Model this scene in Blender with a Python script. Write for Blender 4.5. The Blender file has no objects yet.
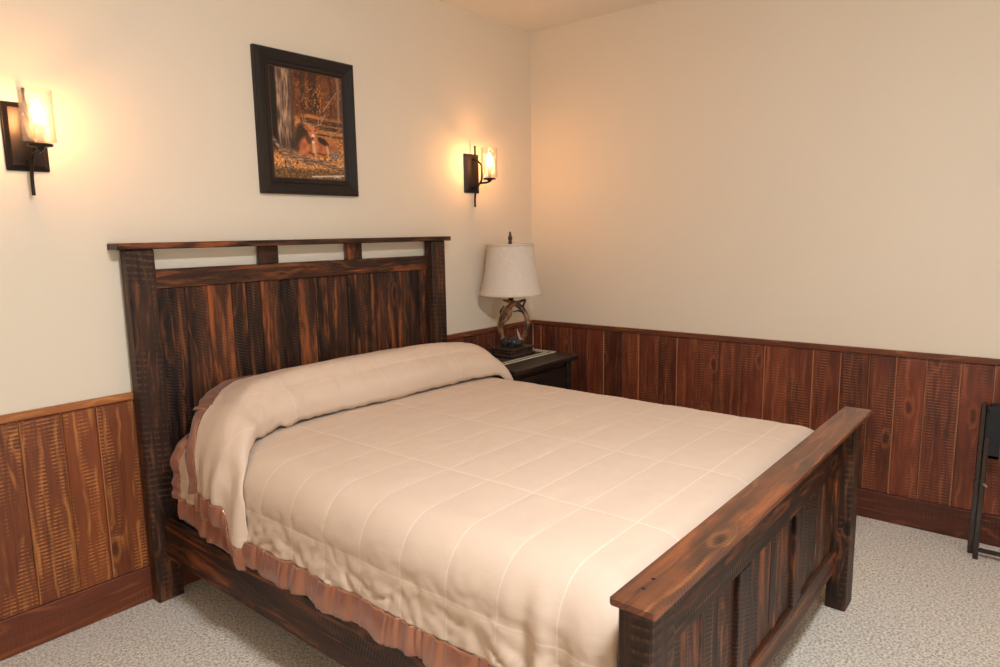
import bpy, bmesh, math, random
from mathutils import Vector, Matrix, noise
S = bpy.context.scene
C = S.collection
R = random.Random(7)

# ------------------------------------------------------------ camera
cd = bpy.data.cameras.new('camera'); cam = bpy.data.objects.new('camera', cd); C.objects.link(cam)
cd.sensor_width = 36.0; cd.lens = 685.07 * 36 / 1000; cd.clip_start = 0.02
yaw, pitch, roll = 0.8792, -0.1469, -0.0167
fw = Vector((math.sin(yaw)*math.cos(pitch), math.cos(yaw)*math.cos(pitch), math.sin(pitch)))
r0 = Vector((math.cos(yaw), -math.sin(yaw), 0)); u0 = r0.cross(fw)
rr = r0*math.cos(roll) + u0*math.sin(roll); uu = -r0*math.sin(roll) + u0*math.cos(roll)
cam.matrix_world = Matrix(((rr.x, uu.x, -fw.x, -3.6892), (rr.y, uu.y, -fw.y, -2.7660), (rr.z, uu.z, -fw.z, 1.4460), (0, 0, 0, 1)))
S.camera = cam
# ------------------------------------------------------------ world, lights, exposure
w = bpy.data.worlds.new('world'); S.world = w; w.use_nodes = True
w.node_tree.nodes['Background'].inputs[0].default_value = (0.75, 0.87, 1, 1)
w.node_tree.nodes['Background'].inputs[1].default_value = 0.4
def area(name, loc, rot, sx, sy, power, col):
    l = bpy.data.lights.new(name, 'AREA'); l.shape = 'RECTANGLE'; l.size = sx; l.size_y = sy
    l.energy = power; l.color = col
    o = bpy.data.objects.new(name, l); C.objects.link(o); o.location = loc; o.rotation_euler = rot
    return o
WINX0, WINX1, WINZ0, WINZ1 = -5.0, -2.6, 0.55, 1.75       # opening behind the camera for an added, unseen window carrying the fill
YF, XL = -5.2, -6.0
area('added_fill', ((WINX0+WINX1)/2, YF-0.16, (WINZ0+WINZ1)/2), (math.radians(78), 0, 0), WINX1-WINX0, WINZ1-WINZ0, 50, (0.90, 0.97, 1.0))  # soft fill added from behind the camera, set at the made-up window
ADDED_LAMP = (-2.9, -2.75)  # spot chosen for the added overhead key
CEIL_POWER, BULB_POWER = 40, 9.0
S.view_settings.view_transform = 'Standard'; S.view_settings.look = 'None'
S.view_settings.exposure = 0.06; S.view_settings.gamma = 1.0; S.view_settings.use_curve_mapping = False

# ------------------------------------------------------------ material helpers
def srgb(r, g, b):
    f = lambda c: (c/255/12.92) if c/255 <= 0.04045 else ((c/255+0.055)/1.055)**2.4
    return (f(r), f(g), f(b), 1)
class NT:
    def __init__(s, name):
        s.m = bpy.data.materials.new(name); s.m.use_nodes = True; s.t = s.m.node_tree
        s.b = s.t.nodes['Principled BSDF']; s.out = s.t.nodes['Material Output']
    def n(s, typ, **kw):
        x = s.t.nodes.new(typ)
        for k, v in kw.items(): setattr(x, k, v)
        return x
    def put(s, sock, v):
        if isinstance(v, bpy.types.NodeSocket): s.t.links.new(v, sock)
        elif v is not None: sock.default_value = v
    def math(s, op, a, b=None, c=None, clamp=False):
        x = s.n('ShaderNodeMath', operation=op, use_clamp=clamp)
        for i, v in enumerate((a, b, c)): s.put(x.inputs[i], v)
        return x.outputs[0]
    def comb(s, x, y, z):
        k = s.n('ShaderNodeCombineXYZ')
        for i, v in enumerate((x, y, z)): s.put(k.inputs[i], v)
        return k.outputs[0]
    def sep(s, v):
        k = s.n('ShaderNodeSeparateXYZ'); s.put(k.inputs[0], v); return k.outputs
    def attr(s, name):
        return s.n('ShaderNodeAttribute', attribute_name=name)
    def noise(s, vec, scale=1, detail=3, rough=0.5, dist=0):
        k = s.n('ShaderNodeTexNoise'); s.put(k.inputs['Vector'], vec)
        k.inputs['Scale'].default_value = scale; k.inputs['Detail'].default_value = detail
        k.inputs['Roughness'].default_value = rough; k.inputs['Distortion'].default_value = dist
        return k.outputs[0]
    def remap(s, v, a, b, c=0.0, d=1.0):
        k = s.n('ShaderNodeMapRange', interpolation_type='SMOOTHSTEP'); s.put(k.inputs[0], v)
        for i, q in enumerate((a, b, c, d)): k.inputs[i+1].default_value = q
        return k.outputs[0]
    def mix(s, f, a, b, blend='MIX'):
        k = s.n('ShaderNodeMix', data_type='RGBA', blend_type=blend)
        s.put(k.inputs['Factor'], f); s.put(k.inputs['A'], a); s.put(k.inputs['B'], b)
        return k.outputs['Result']
    def bump(s, h, strength=0.3, dist=0.01):
        k = s.n('ShaderNodeBump'); k.inputs['Strength'].default_value = strength; k.inputs['Distance'].default_value = dist
        s.put(k.inputs['Height'], h); s.t.links.new(k.outputs[0], s.b.inputs['Normal']); return k
    def obj(s): return s.n('ShaderNodeTexCoord').outputs['Object']
    def set(s, **kw):
        for k, v in kw.items(): s.put(s.b.inputs[k.replace('_', ' ')], v)
        return s.m
def plain(name, col, rough=0.5, metal=0.0, **kw):
    t = NT(name); t.set(Base_Color=col, Roughness=rough, Metallic=metal)
    for k, v in kw.items(): t.put(t.b.inputs[k.replace('_', ' ')], v)
    return t.m

def wood(name, dark, mid, light, rings=0.5, saw=0.4, sawf=70, blotch=0.5, knots=0.5, rough=0.45, tone_amt=0.5, diag=0.0, streak=0.5, spec=0.5, sawcol=None, bumps=0.25, warp=24.0, hot=None):
    """stained rough-sawn pine: attribute g = (along, across, depth) in metres + a random offset per board, tone per board"""
    t = NT(name)
    a, c, d = t.sep(t.attr('g').outputs['Vector'])
    tone = t.attr('tone').outputs['Fac']
    m = t.math
    # knots: sparse cells
    kv = t.comb(m('MULTIPLY', a, 3.0), m('MULTIPLY', c, 7.5), 0.0)
    vo = t.n('ShaderNodeTexVoronoi', voronoi_dimensions='2D'); t.put(vo.inputs['Vector'], kv); vo.inputs['Scale'].default_value = 1.0
    kd = m('ADD', vo.outputs['Distance'], m('MULTIPLY', m('SUBTRACT', t.noise(t.comb(m('MULTIPLY', a, 25), m('MULTIPLY', c, 50), d), 1, 2), 0.5), 0.12))
    kr = t.sep(vo.outputs['Color'])[0]
    kon = m('GREATER_THAN', kr, 1-knots)
    kb = m('MULTIPLY', m('POWER', 2.718, m('MULTIPLY', m('MULTIPLY', kd, kd), -28.0)), kon)      # bump near a knot
    # warped rings
    wn = t.noise(t.comb(m('MULTIPLY', a, 2.2), m('MULTIPLY', c, 6.0), d), 1, 2, 0.5)
    wn2 = t.noise(t.comb(m('MULTIPLY', a, 9), m('MULTIPLY', c, 30.0), d), 1, 2, 0.5)
    ph = m('ADD', m('ADD', m('MULTIPLY', c, 120.0), m('MULTIPLY', wn, warp)), m('ADD', m('MULTIPLY', kb, 10.0), m('MULTIPLY', wn2, 3.0)))
    rg = t.remap(m('SINE', ph), 0.55, 1.0)
    rmask = t.remap(t.noise(t.comb(m('MULTIPLY', a, 5), m('MULTIPLY', c, 14), m('ADD', d, 9.3)), 1, 2), 0.42, 0.6)
    # fine fibres
    fb = t.noise(t.comb(m('MULTIPLY', a, 6.0), m('MULTIPLY', c, 170.0), m('MULTIPLY', d, 40)), 1, 4, 0.65)
    # dark/light blotches
    bl = t.noise(t.comb(m('MULTIPLY', a, 3.5), m('MULTIPLY', c, 13.0), m('ADD', d, 3.1)), 1, 4, 0.6, 0.4)
    st = t.noise(t.comb(m('MULTIPLY', a, 1.3), m('MULTIPLY', c, 42.0), m('ADD', d, 5.7)), 1, 3, 0.6, 0.2)
    # saw marks across the board
    sn = t.noise(t.comb(m('MULTIPLY', a, 22), m('MULTIPLY', c, 9), d), 1, 2)
    sa = m('SINE', m('ADD', m('MULTIPLY', m('ADD', a, m('MULTIPLY', c, diag)), sawf*6.283), m('MULTIPLY', sn, 5.0)))
    sm = t.remap(t.noise(t.comb(m('MULTIPLY', a, 2.4), m('MULTIPLY', c, 17), m('ADD', d, 1.7)), 1, 3, 0.6), 0.43, 0.56)
    sl = m('MULTIPLY', m('MULTIPLY', t.remap(sa, 0.0, 1.0), sm), t.remap(t.noise(t.comb(m('MULTIPLY', a, 8), m('MULTIPLY', c, 90), d), 1, 2), 0.38, 0.62, 0.15, 1.0))
    f = m('ADD', m('MULTIPLY', m('SUBTRACT', bl, 0.5), 2.2*blotch), m('MULTIPLY', m('SUBTRACT', st, 0.5), 2.0*streak))
    f = m('ADD', f, m('MULTIPLY', m('SUBTRACT', tone, 0.5), tone_amt))
    f = m('ADD', m('ADD', f, 0.42), m('MULTIPLY', m('SUBTRACT', fb, 0.5), 1.1), clamp=True)
    col = t.mix(f, dark, mid)
    if hot is not None:
        hn = t.noise(t.comb(m('MULTIPLY', a, 1.8), m('MULTIPLY', c, 30.0), m('ADD', d, 12.7)), 1, 4, 0.65, 0.5)
        col = t.mix(m('MULTIPLY', t.remap(m('ADD', hn, m('MULTIPLY', m('SUBTRACT', tone, 0.5), 0.16)), 0.50, 0.66), t.remap(bl, 0.38, 0.6)), col, hot)
    hi = m('MULTIPLY', m('MULTIPLY', rg, rmask), rings)
    col = t.mix(m('MULTIPLY', sl, saw), col, sawcol or light)
    hi = m('MULTIPLY', hi, t.remap(f, 0.02, 0.6, 0.35, 1.0))
    col = t.mix(hi, col, light)
    core = m('MULTIPLY', t.remap(kd, 0.04, 0.11, 1.0, 0.0), kon)
    ring = m('MULTIPLY', m('MULTIPLY', t.remap(kd, 0.08, 0.13), t.remap(kd, 0.13, 0.2, 1.0, 0.0)), kon)
    col = t.mix(m('MULTIPLY', ring, 0.22), col, light)
    col = t.mix(m('MULTIPLY', core, 0.55), col, (dark[0]*0.5, dark[1]*0.5, dark[2]*0.5, 1))
    h = m('ADD', m('ADD', m('MULTIPLY', fb, 0.5), m('MULTIPLY', m('MULTIPLY', sa, sm), 0.35)), m('MULTIPLY', rg, 0.2))
    t.bump(h, bumps, 0.004)
    return t.set(Base_Color=col, Roughness=m('ADD', rough-0.1, m('MULTIPLY', fb, 0.2)), Specular_IOR_Level=spec)

# --- materials
M = {}
def wall_mat():
    t = NT('wall paint'); n = t.noise(t.obj(), 220, 3); n2 = t.noise(t.obj(), 1.5, 2)
    t.bump(n, 0.06, 0.002)
    return t.set(Base_Color=t.mix(n2, srgb(225, 207, 181), srgb(229, 211, 186)), Roughness=0.62)
M['wall'] = wall_mat()
def ceil_mat():
    t = NT('ceiling paint'); n = t.noise(t.obj(), 90, 3); t.bump(n, 0.12, 0.004)
    return t.set(Base_Color=srgb(238, 228, 214), Roughness=0.9)
M['ceil'] = ceil_mat()
def carpet_mat():
    t = NT('carpet'); v = t.obj()
    a = t.noise(v, 105, 2, 0.7); b = t.noise(v, 48, 3, 0.8); c = t.noise(v, 4, 3)
    col = t.mix(t.remap(a, 0.32, 0.62), srgb(140, 116, 92), srgb(248, 232, 208))
    col = t.mix(t.math('MULTIPLY', t.remap(b, 0.35, 0.7), 0.6), col, srgb(228, 213, 192))
    col = t.mix(t.math('MULTIPLY', t.remap(b, 0.56, 0.68), 0.7), col, srgb(158, 136, 112))
    col = t.mix(t.math('MULTIPLY', t.remap(c, 0.35, 0.7), 0.25), col, srgb(216, 206, 194))
    t.bump(t.math('ADD', a, b), 0.8, 0.012)
    return t.set(Base_Color=col, Roughness=1.0, Specular_IOR_Level=0.1, Sheen_Weight=0.2)
M['carpet'] = carpet_mat()
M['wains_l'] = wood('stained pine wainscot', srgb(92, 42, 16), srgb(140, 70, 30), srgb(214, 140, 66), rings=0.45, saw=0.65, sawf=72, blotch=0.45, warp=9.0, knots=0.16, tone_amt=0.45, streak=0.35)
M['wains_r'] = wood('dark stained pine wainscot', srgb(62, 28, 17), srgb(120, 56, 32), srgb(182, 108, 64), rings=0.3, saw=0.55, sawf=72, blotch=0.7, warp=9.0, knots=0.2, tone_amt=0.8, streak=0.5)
M['wains_edge'] = plain('pale board edge', srgb(176, 108, 62), 0.5)
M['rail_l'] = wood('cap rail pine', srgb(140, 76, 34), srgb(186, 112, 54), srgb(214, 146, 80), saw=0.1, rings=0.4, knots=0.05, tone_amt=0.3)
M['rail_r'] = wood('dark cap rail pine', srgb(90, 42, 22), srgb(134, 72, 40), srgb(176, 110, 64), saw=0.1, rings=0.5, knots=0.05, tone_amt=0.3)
M['bed'] = wood('dark rough sawn pine', srgb(24, 16, 13), srgb(74, 42, 27), srgb(150, 88, 50), hot=srgb(150, 82, 42), sawcol=srgb(120, 90, 68), rings=0.3, saw=0.32, sawf=78, blotch=0.95, knots=0.22, tone_amt=1.0, diag=0.35, streak=0.9, rough=0.45, spec=0.28)
M['bedpost'] = wood('dark gnarled pine', srgb(30, 21, 17), srgb(78, 49, 33), srgb(150, 92, 56), hot=srgb(112, 64, 38), sawcol=srgb(116, 82, 60), rings=0.35, saw=0.42, sawf=42, blotch=0.8, knots=0.45, tone_amt=0.5, diag=0.12, streak=0.5, rough=0.48, spec=0.28)
M['bedcap'] = wood('varnished pine cap', srgb(52, 34, 25), srgb(118, 66, 38), srgb(180, 112, 64), hot=srgb(140, 74, 38), rings=0.4, saw=0.0, blotch=0.9, knots=0.08, tone_amt=0.5, streak=0.6, rough=0.34, bumps=0.08)
M['stand'] = wood('espresso nightstand wood', srgb(22, 16, 13), srgb(48, 32, 25), srgb(82, 58, 44), rings=0.3, saw=0.1, blotch=0.5, knots=0.1, tone_amt=0.4, rough=0.4, bumps=0.1)
M['walnut'] = plain('glossy dark walnut', srgb(34, 16, 13), 0.2, Coat_Weight=0.6)
M['black_strap'] = plain('black webbing', srgb(26, 25, 26), 0.8)
M['bronze'] = plain('oil rubbed bronze', srgb(44, 36, 32), 0.38, 0.7)
M['sleeve'] = plain('pale candle sleeve', srgb(190, 178, 164), 0.4)
M['white'] = plain('white cotton sheet', srgb(232, 228, 226), 0.85)
M['hole'] = plain('nail hole', srgb(16, 10, 8), 0.9)
M['winframe'] = plain('added white window frame', srgb(230, 228, 222), 0.5)
def satin_mat():
    t = NT('brown satin'); v = t.obj(); n = t.noise(v, 12, 2)
    return t.set(Base_Color=t.mix(n, srgb(150, 92, 64), srgb(176, 114, 82)), Metallic=0.45, Roughness=0.22, Sheen_Weight=0.2, Specular_IOR_Level=1.0)
M['satin'] = satin_mat()
def cloth_mat(name, seamk):
    t = NT(name); uv = t.n('ShaderNodeUVMap', uv_map='arc').outputs[0]
    u, v, _ = t.sep(uv); m = t.math
    def seam(q, wd):       # q in seam units, thin stitched line at integers
        f = m('ABSOLUTE', m('SUBTRACT', m('FRACT', m('ADD', q, 0.5)), 0.5))
        return t.remap(f, wd, wd*2.0, 1.0, 0.0)
    su = seam(m('DIVIDE', m('ADD', u, 0.0), 0.46), 0.0045); sv = seam(m('DIVIDE', v, 0.1655), 0.010)
    sx = m('MAXIMUM', su, sv)
    dash = t.remap(t.noise(uv, 260, 1), 0.3, 0.6, 0.5, 1.0)
    n = t.noise(t.obj(), 14, 3); wv = t.noise(t.obj(), 700, 1)
    col = t.mix(n, srgb(207, 179, 153), srgb(212, 185, 160))
    col = t.mix(m('MULTIPLY', m('MULTIPLY', sx, dash), seamk), col, srgb(236, 214, 192))
    cr = t.noise(t.obj(), 26, 4, 0.6, 0.6)
    t.bump(m('ADD', m('MULTIPLY', wv, 0.15), cr), 0.12, 0.01)
    return t.set(Base_Color=col, Roughness=0.62, Sheen_Weight=0.12, Sheen_Roughness=0.4, Specular_IOR_Level=0.3)
M['cloth'] = cloth_mat('champagne quilted cotton', 0.5); M['cloth_fold'] = cloth_mat('champagne cotton fold', 0.2)
def shade_mat():
    t = NT('cream linen lampshade'); v = t.obj(); x, y, z = t.sep(v)
    n = t.noise(t.comb(t.math('MULTIPLY', x, 60), t.math('MULTIPLY', y, 60), t.math('MULTIPLY', z, 900)), 1, 2)
    n2 = t.noise(t.comb(t.math('MULTIPLY', x, 800), t.math('MULTIPLY', y, 800), t.math('MULTIPLY', z, 40)), 1, 2)
    k = t.math('ADD', n, n2); t.bump(k, 0.15, 0.003)
    return t.set(Base_Color=t.mix(t.remap(k, 0.7, 1.3), srgb(206, 186, 164), srgb(230, 214, 196)), Roughness=0.85)
M['shade'] = shade_mat()
M['shade_trim'] = plain('cream shade trim', srgb(214, 194, 170), 0.8)
def antler_mat():
    t = NT('faux antler'); v = t.obj(); n = t.noise(v, 22, 4, 0.6, 0.5); n2 = t.noise(v, 120, 2)
    t.bump(n2, 0.3, 0.004)
    return t.set(Base_Color=t.mix(t.remap(n, 0.35, 0.68), srgb(64, 40, 26), srgb(168, 120, 78)), Roughness=0.35)
M['antler'] = antler_mat()
M['antler_dark'] = plain('dark antler tips', srgb(40, 28, 24), 0.4)
M['tip'] = plain('pale antler tip', srgb(190, 170, 148), 0.4)
def cone_mat():
    t = NT('dark green bronze'); n = t.noise(t.obj(), 60, 3)
    t.bump(n, 0.5, 0.004)
    return t.set(Base_Color=t.mix(n, srgb(24, 26, 26), srgb(62, 60, 54)), Roughness=0.4)
M['cone'] = cone_mat()
def plinth_mat():
    t = NT('carved dark plinth'); n = t.noise(t.obj(), 45, 3, 0.6); t.bump(n, 0.6, 0.005)
    return t.set(Base_Color=t.mix(t.remap(n, 0.4, 0.65), srgb(34, 24, 20), srgb(82, 54, 38)), Roughness=0.4)
M['plinth'] = plinth_mat()
M['finial'] = plain('carved brown finial', srgb(70, 44, 32), 0.4)
def mat_mat():
    t = NT('woven mat'); v = t.obj(); n = t.noise(v, 120, 2)
    return t.set(Base_Color=t.mix(n, srgb(44, 34, 30), srgb(70, 54, 44)), Roughness=0.9)
M['mat'] = mat_mat()
M['bead'] = plain('cream beading', srgb(206, 188, 160), 0.6)
def frame_mat():
    t = NT('black brown picture frame'); x, y, z = t.sep(t.obj())
    n = t.noise(t.comb(t.math('MULTIPLY', x, 30), 0.0, t.math('MULTIPLY', z, 30)), 2.5, 4, 0.6)
    t.bump(n, 0.4, 0.003)
    return t.set(Base_Color=t.mix(n, srgb(24, 19, 17), srgb(44, 34, 29)), Roughness=0.5, Specular_IOR_Level=0.3)
M['frame'] = frame_mat()
M['fillet'] = plain('brown fillet', srgb(88, 54, 34), 0.5)
def print_mat():
    t = NT('photo print'); return t.set(Base_Color=t.attr('paint').outputs['Color'], Roughness=0.35)
M['print'] = print_mat()
def glass_mat(name, tint=(1, 1, 1, 1), seeded=True, refl=0.05):
    t = NT(name); tr = t.n('ShaderNodeBsdfTransparent'); tr.inputs[0].default_value = tint
    gl = t.n('ShaderNodeBsdfGlossy'); gl.inputs['Roughness'].default_value = 0.08
    lw = t.n('ShaderNodeLayerWeight'); lw.inputs[0].default_value = 0.25
    f = t.math('MULTIPLY', t.math('POWER', lw.outputs['Facing'], 2.0), 0.8)
    f = t.math('ADD', f, refl, clamp=True)
    if seeded:
        n = t.noise(t.obj(), 170, 2, 0.6)
        b = t.n('ShaderNodeBump'); b.inputs['Strength'].default_value = 0.7; b.inputs['Distance'].default_value = 0.004
        t.put(b.inputs['Height'], n); t.t.links.new(b.outputs[0], gl.inputs['Normal'])
        f = t.math('ADD', f, t.math('MULTIPLY', t.remap(n, 0.55, 0.7), 0.2), clamp=True)
    mx = t.n('ShaderNodeMixShader'); t.put(mx.inputs[0], f)
    t.t.links.new(tr.outputs[0], mx.inputs[1]); t.t.links.new(gl.outputs[0], mx.inputs[2])
    t.t.links.new(mx.outputs[0], t.out.inputs[0]); return t.m
M['glass'] = glass_mat('seeded glass'); M['pane'] = glass_mat('added window glass', seeded=False, refl=0.03)
def emit(name, col, strength):
    t = NT(name); return t.set(Base_Color=(0.8, 0.8, 0.8, 1), Emission_Color=col, Emission_Strength=strength)
M['bulb'] = emit('glowing bulb', (1, 0.47, 0.17, 1), 275)
M['dome'] = emit('added key lamp glass', (0.79, 0.88, 1.0, 1), 285)  # glow of the added overhead key, tinted cool

# ------------------------------------------------------------ mesh helpers
def finish(name, me, mat, parent=None, loc=None, smooth=False):
    mats = mat if isinstance(mat, (list, tuple)) else [mat]
    for q in mats: me.materials.append(q)
    if smooth: me.shade_smooth()
    o = bpy.data.objects.new(name, me); C.objects.link(o)
    if parent is not None: o.parent = parent
    if loc is not None: o.location = loc
    return o
def thing(name, label, cat, loc=(0, 0, 0), rz=0, group=None):
    o = bpy.data.objects.new(name, None); o.empty_display_size = 0.1; C.objects.link(o)
    o.location = loc; o.rotation_euler = (0, 0, rz); tag(o, label, cat, group); return o
def tag(o, label=None, cat=None, group=None):
    if label: o['label'] = label
    if cat: o['category'] = cat
    if group: o['group'] = group
    return o
def struct(o): o['kind'] = 'structure'; return o
class MB:
    """collects boards and free geometry into one mesh; every vertex carries grain coordinates and a tone"""
    def __init__(s): s.v = []; s.f = []; s.g = []; s.t = []; s.mi = []; s.sm = []
    def board(s, lo, hi, axis=2, bevel=0.003, tone=None, mi=0, emi=None, face=None, taper=None):
        lo = Vector(lo); hi = Vector(hi); tone = R.random() if tone is None else tone
        d = hi-lo; b = min(bevel, min(d)*0.4)
        others = [i for i in range(3) if i != axis]
        # across = the wider of the other two, unless the caller names the thin axis
        thin = face if face is not None else min(others, key=lambda i: d[i])
        acr = [i for i in others if i != thin][0]
        off = Vector((R.uniform(0, 40), R.uniform(0, 40), R.uniform(0, 40)))
        base = len(s.v); idx = {}
        for cx in (0, 1):
            for cy in (0, 1):
                for cz in (0, 1):
                    c = Vector((hi[0] if cx else lo[0], hi[1] if cy else lo[1], hi[2] if cz else lo[2]))
                    sg = (1 if cx else -1, 1 if cy else -1, 1 if cz else -1)
                    for ax in range(3):       # vertex lying on the face normal to ax
                        p = Vector(c)
                        for k in range(3):
                            if k != ax: p[k] -= sg[k]*b
                        idx[(cx, cy, cz, ax)] = len(s.v)
                        s.v.append(p); q = p-lo
                        s.g.append((q[axis]+off[0], q[acr]+off[1]+ (q[thin]*0.9), q[thin]*0.35+off[2])); s.t.append(tone)
        def face_(vs, mi_):
            s.f.append(vs); s.mi.append(mi_); s.sm.append(False)
        for ax in range(3):
            o1, o2 = [(1, 2), (2, 0), (0, 1)][ax]
            for sd in (0, 1):
                q = []
                for (a, b2) in ((0, 0), (1, 0), (1, 1), (0, 1)):
                    k = [0, 0, 0]; k[ax] = sd; k[o1] = a; k[o2] = b2; q.append(idx[(*k, ax)])
                face_(q if sd else q[::-1], mi)
        for ax in range(3):                    # edges parallel to ax
            o1, o2 = [(1, 2), (2, 0), (0, 1)][ax]
            for a in (0, 1):
                for b2 in (0, 1):
                    k0 = [0, 0, 0]; k0[o1] = a; k0[o2] = b2; k1 = list(k0); k1[ax] = 1
                    q = [idx[(*k0, o1)], idx[(*k1, o1)], idx[(*k1, o2)], idx[(*k0, o2)]]
                    if (a + b2) % 2 == 0: q = q[::-1]
                    face_(q if True else q, emi if (emi is not None and ax == axis) else mi)
        for cx in (0, 1):
            for cy in (0, 1):
                for cz in (0, 1):
                    q = [idx[(cx, cy, cz, 0)], idx[(cx, cy, cz, 1)], idx[(cx, cy, cz, 2)]]
                    if (cx+cy+cz) % 2 == 0: q = q[::-1]
                    face_(q, mi)
        if taper: 
            for i in range(base, len(s.v)): s.v[i] = taper(s.v[i])
        return s
    def raw(s, vs, fs, smooth=True, mi=0, tone=0.5):
        b = len(s.v)
        for p in vs: s.v.append(Vector(p)); s.g.append(tuple(p)); s.t.append(tone)
        for f in fs: s.f.append([b+i for i in f]); s.mi.append(mi); s.sm.append(smooth)
        return s
    def tube(s, pts, rad, seg=10, mi=0, caps=True, flat=1.0):
        pts = [Vector(p) for p in pts]; rads = rad if isinstance(rad, (list, tuple)) else [rad]*len(pts)
        vs = []; fs = []; n = len(pts); up = None
        for i, p in enumerate(pts):
            tn = (pts[min(i+1, n-1)]-pts[max(i-1, 0)]).normalized()
            if up is None:
                up = Vector((0, 0, 1)) if abs(tn.z) < 0.9 else Vector((1, 0, 0))
            x = up.cross(tn).normalized(); y = tn.cross(x).normalized(); up = y
            for k in range(seg):
                a = 2*math.pi*k/seg; vs.append(p+x*math.cos(a)*rads[i]+y*math.sin(a)*rads[i]*flat)
        for i in range(n-1):
            for k in range(seg):
                k2 = (k+1) % seg; fs.append((i*seg+k, i*seg+k2, (i+1)*seg+k2, (i+1)*seg+k))
        if caps: fs.append(tuple(range(seg))[::-1]); fs.append(tuple((n-1)*seg+k for k in range(seg)))
        return s.raw(vs, fs, True, mi)
    def lathe(s, prof, seg=32, center=(0, 0, 0), mi=0, closed=False, mod=None):
        vs = []; fs = []; n = len(prof); c = Vector(center)
        for (r, z) in prof:
            for k in range(seg):
                a = 2*math.pi*k/seg; q = r*(mod(a, z) if mod else 1)
                vs.append(c+Vector((q*math.cos(a), q*math.sin(a), z)))
        for i in range(n-1 if not closed else n):
            j = (i+1) % n
            for k in range(seg):
                k2 = (k+1) % seg; fs.append((i*seg+k, i*seg+k2, j*seg+k2, j*seg+k))
        if not closed:
            if prof[0][0] > 1e-6: fs.append(tuple(range(seg))[::-1])
            if prof[-1][0] > 1e-6: fs.append(tuple((n-1)*seg+k for k in range(seg)))
        return s.raw(vs, fs, True, mi)
    def build(s, name, mat, parent=None, loc=None):
        me = bpy.data.meshes.new(name); me.from_pydata(s.v, [], s.f); 
        me.polygons.foreach_set('material_index', s.mi); me.polygons.foreach_set('use_smooth', s.sm)
        ga = me.attributes.new('g', 'FLOAT_VECTOR', 'POINT'); ga.data.foreach_set('vector', [c for q in s.g for c in q])
        ta = me.attributes.new('tone', 'FLOAT', 'POINT'); ta.data.foreach_set('value', s.t)
        bm = bmesh.new(); bm.from_mesh(me); bmesh.ops.recalc_face_normals(bm, faces=bm.faces); bm.to_mesh(me); bm.free()
        me.update(); return finish(name, me, mat, parent, loc)
def sstep(a, b, x):
    t = max(0.0, min(1.0, (x-a)/(b-a))) if a != b else float(x > a); return t*t*(3-2*t)
def nz(x, y, z=0.0): return noise.noise(Vector((x, y, z)))
def lerp(a, b, t): return a+(b-a)*t
def interp(tab, x):
    if x <= tab[0][0]: return tab[0][1]
    for (a, p), (b, q) in zip(tab, tab[1:]):
        if x <= b: return p+(q-p)*sstep(a, b, x) if False else p+(q-p)*(x-a)/(b-a)
    return tab[-1][1]
def smooth_path(pts, n=6):
    out = []; P = [Vector(p) for p in pts]; P = [P[0]*2-P[1]]+P+[P[-1]*2-P[-2]]
    for i in range(1, len(P)-2):
        for k in range(n):
            t = k/n; a, b, c, d = P[i-1:i+3]
            out.append(0.5*((2*b)+(c-a)*t+(2*a-5*b+4*c-d)*t*t+(3*b-a-3*c+d)*t**3))
    out.append(P[-2]); return out
def smooth_rad(r, n=6):
    out = []
    for a, b in zip(r, r[1:]):
        for k in range(n): out.append(a+(b-a)*k/n)
    return out+[r[-1]]

# ------------------------------------------------------------ room shell
H = 2.70; T = 0.12
def slab(name, lo, hi, mat):
    return struct(MB().board(lo, hi, axis=0, bevel=0.0005).build(name, mat))
slab('floor', (XL-T, YF-T, -0.1), (T, T, 0.0), M['carpet'])
slab('ceiling', (XL-T, YF-T, H), (T, T, H+0.1), M['ceil'])
slab('wall_back', (XL-T, 0, 0), (T, T, H), M['wall'])
slab('wall_right', (0, YF-T, 0), (T, 0, H), M['wall'])
slab('wall_left', (XL-T, YF-T, 0), (XL, 0, H), M['wall'])
wf = MB()
wf.board((XL, YF-T, 0), (WINX0, YF, H), 0, 0.0005).board((WINX1, YF-T, 0), (0, YF, H), 0, 0.0005)
wf.board((WINX0, YF-T, 0), (WINX1, YF, WINZ0), 0, 0.0005).board((WINX0, YF-T, WINZ1), (WINX1, YF, H), 0, 0.0005)
struct(wf.build('wall_front', M['wall']))
win = MB()
for (a, b) in (((WINX0, WINZ0), (WINX1, WINZ0+0.05)), ((WINX0, WINZ1-0.05), (WINX1, WINZ1)), ((WINX0, WINZ0+0.05), (WINX0+0.05, WINZ1-0.05)), ((WINX1-0.05, WINZ0+0.05), (WINX1, WINZ1-0.05)), (((WINX0+WINX1)/2-0.03, WINZ0+0.05), ((WINX0+WINX1)/2+0.03, WINZ1-0.05))):
    win.board((a[0], YF-0.09, a[1]), (b[0], YF-0.03, b[1]), 0, 0.004)
wo = struct(win.build('added_window', M['winframe']))  # unseen window, added to give the fill an opening
MB().board((WINX0+0.05, YF-0.064, WINZ0+0.05), (WINX1-0.05, YF-0.06, WINZ1-0.05), 0, 0.0005).build('added_window_pane', M['pane'], wo)

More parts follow.
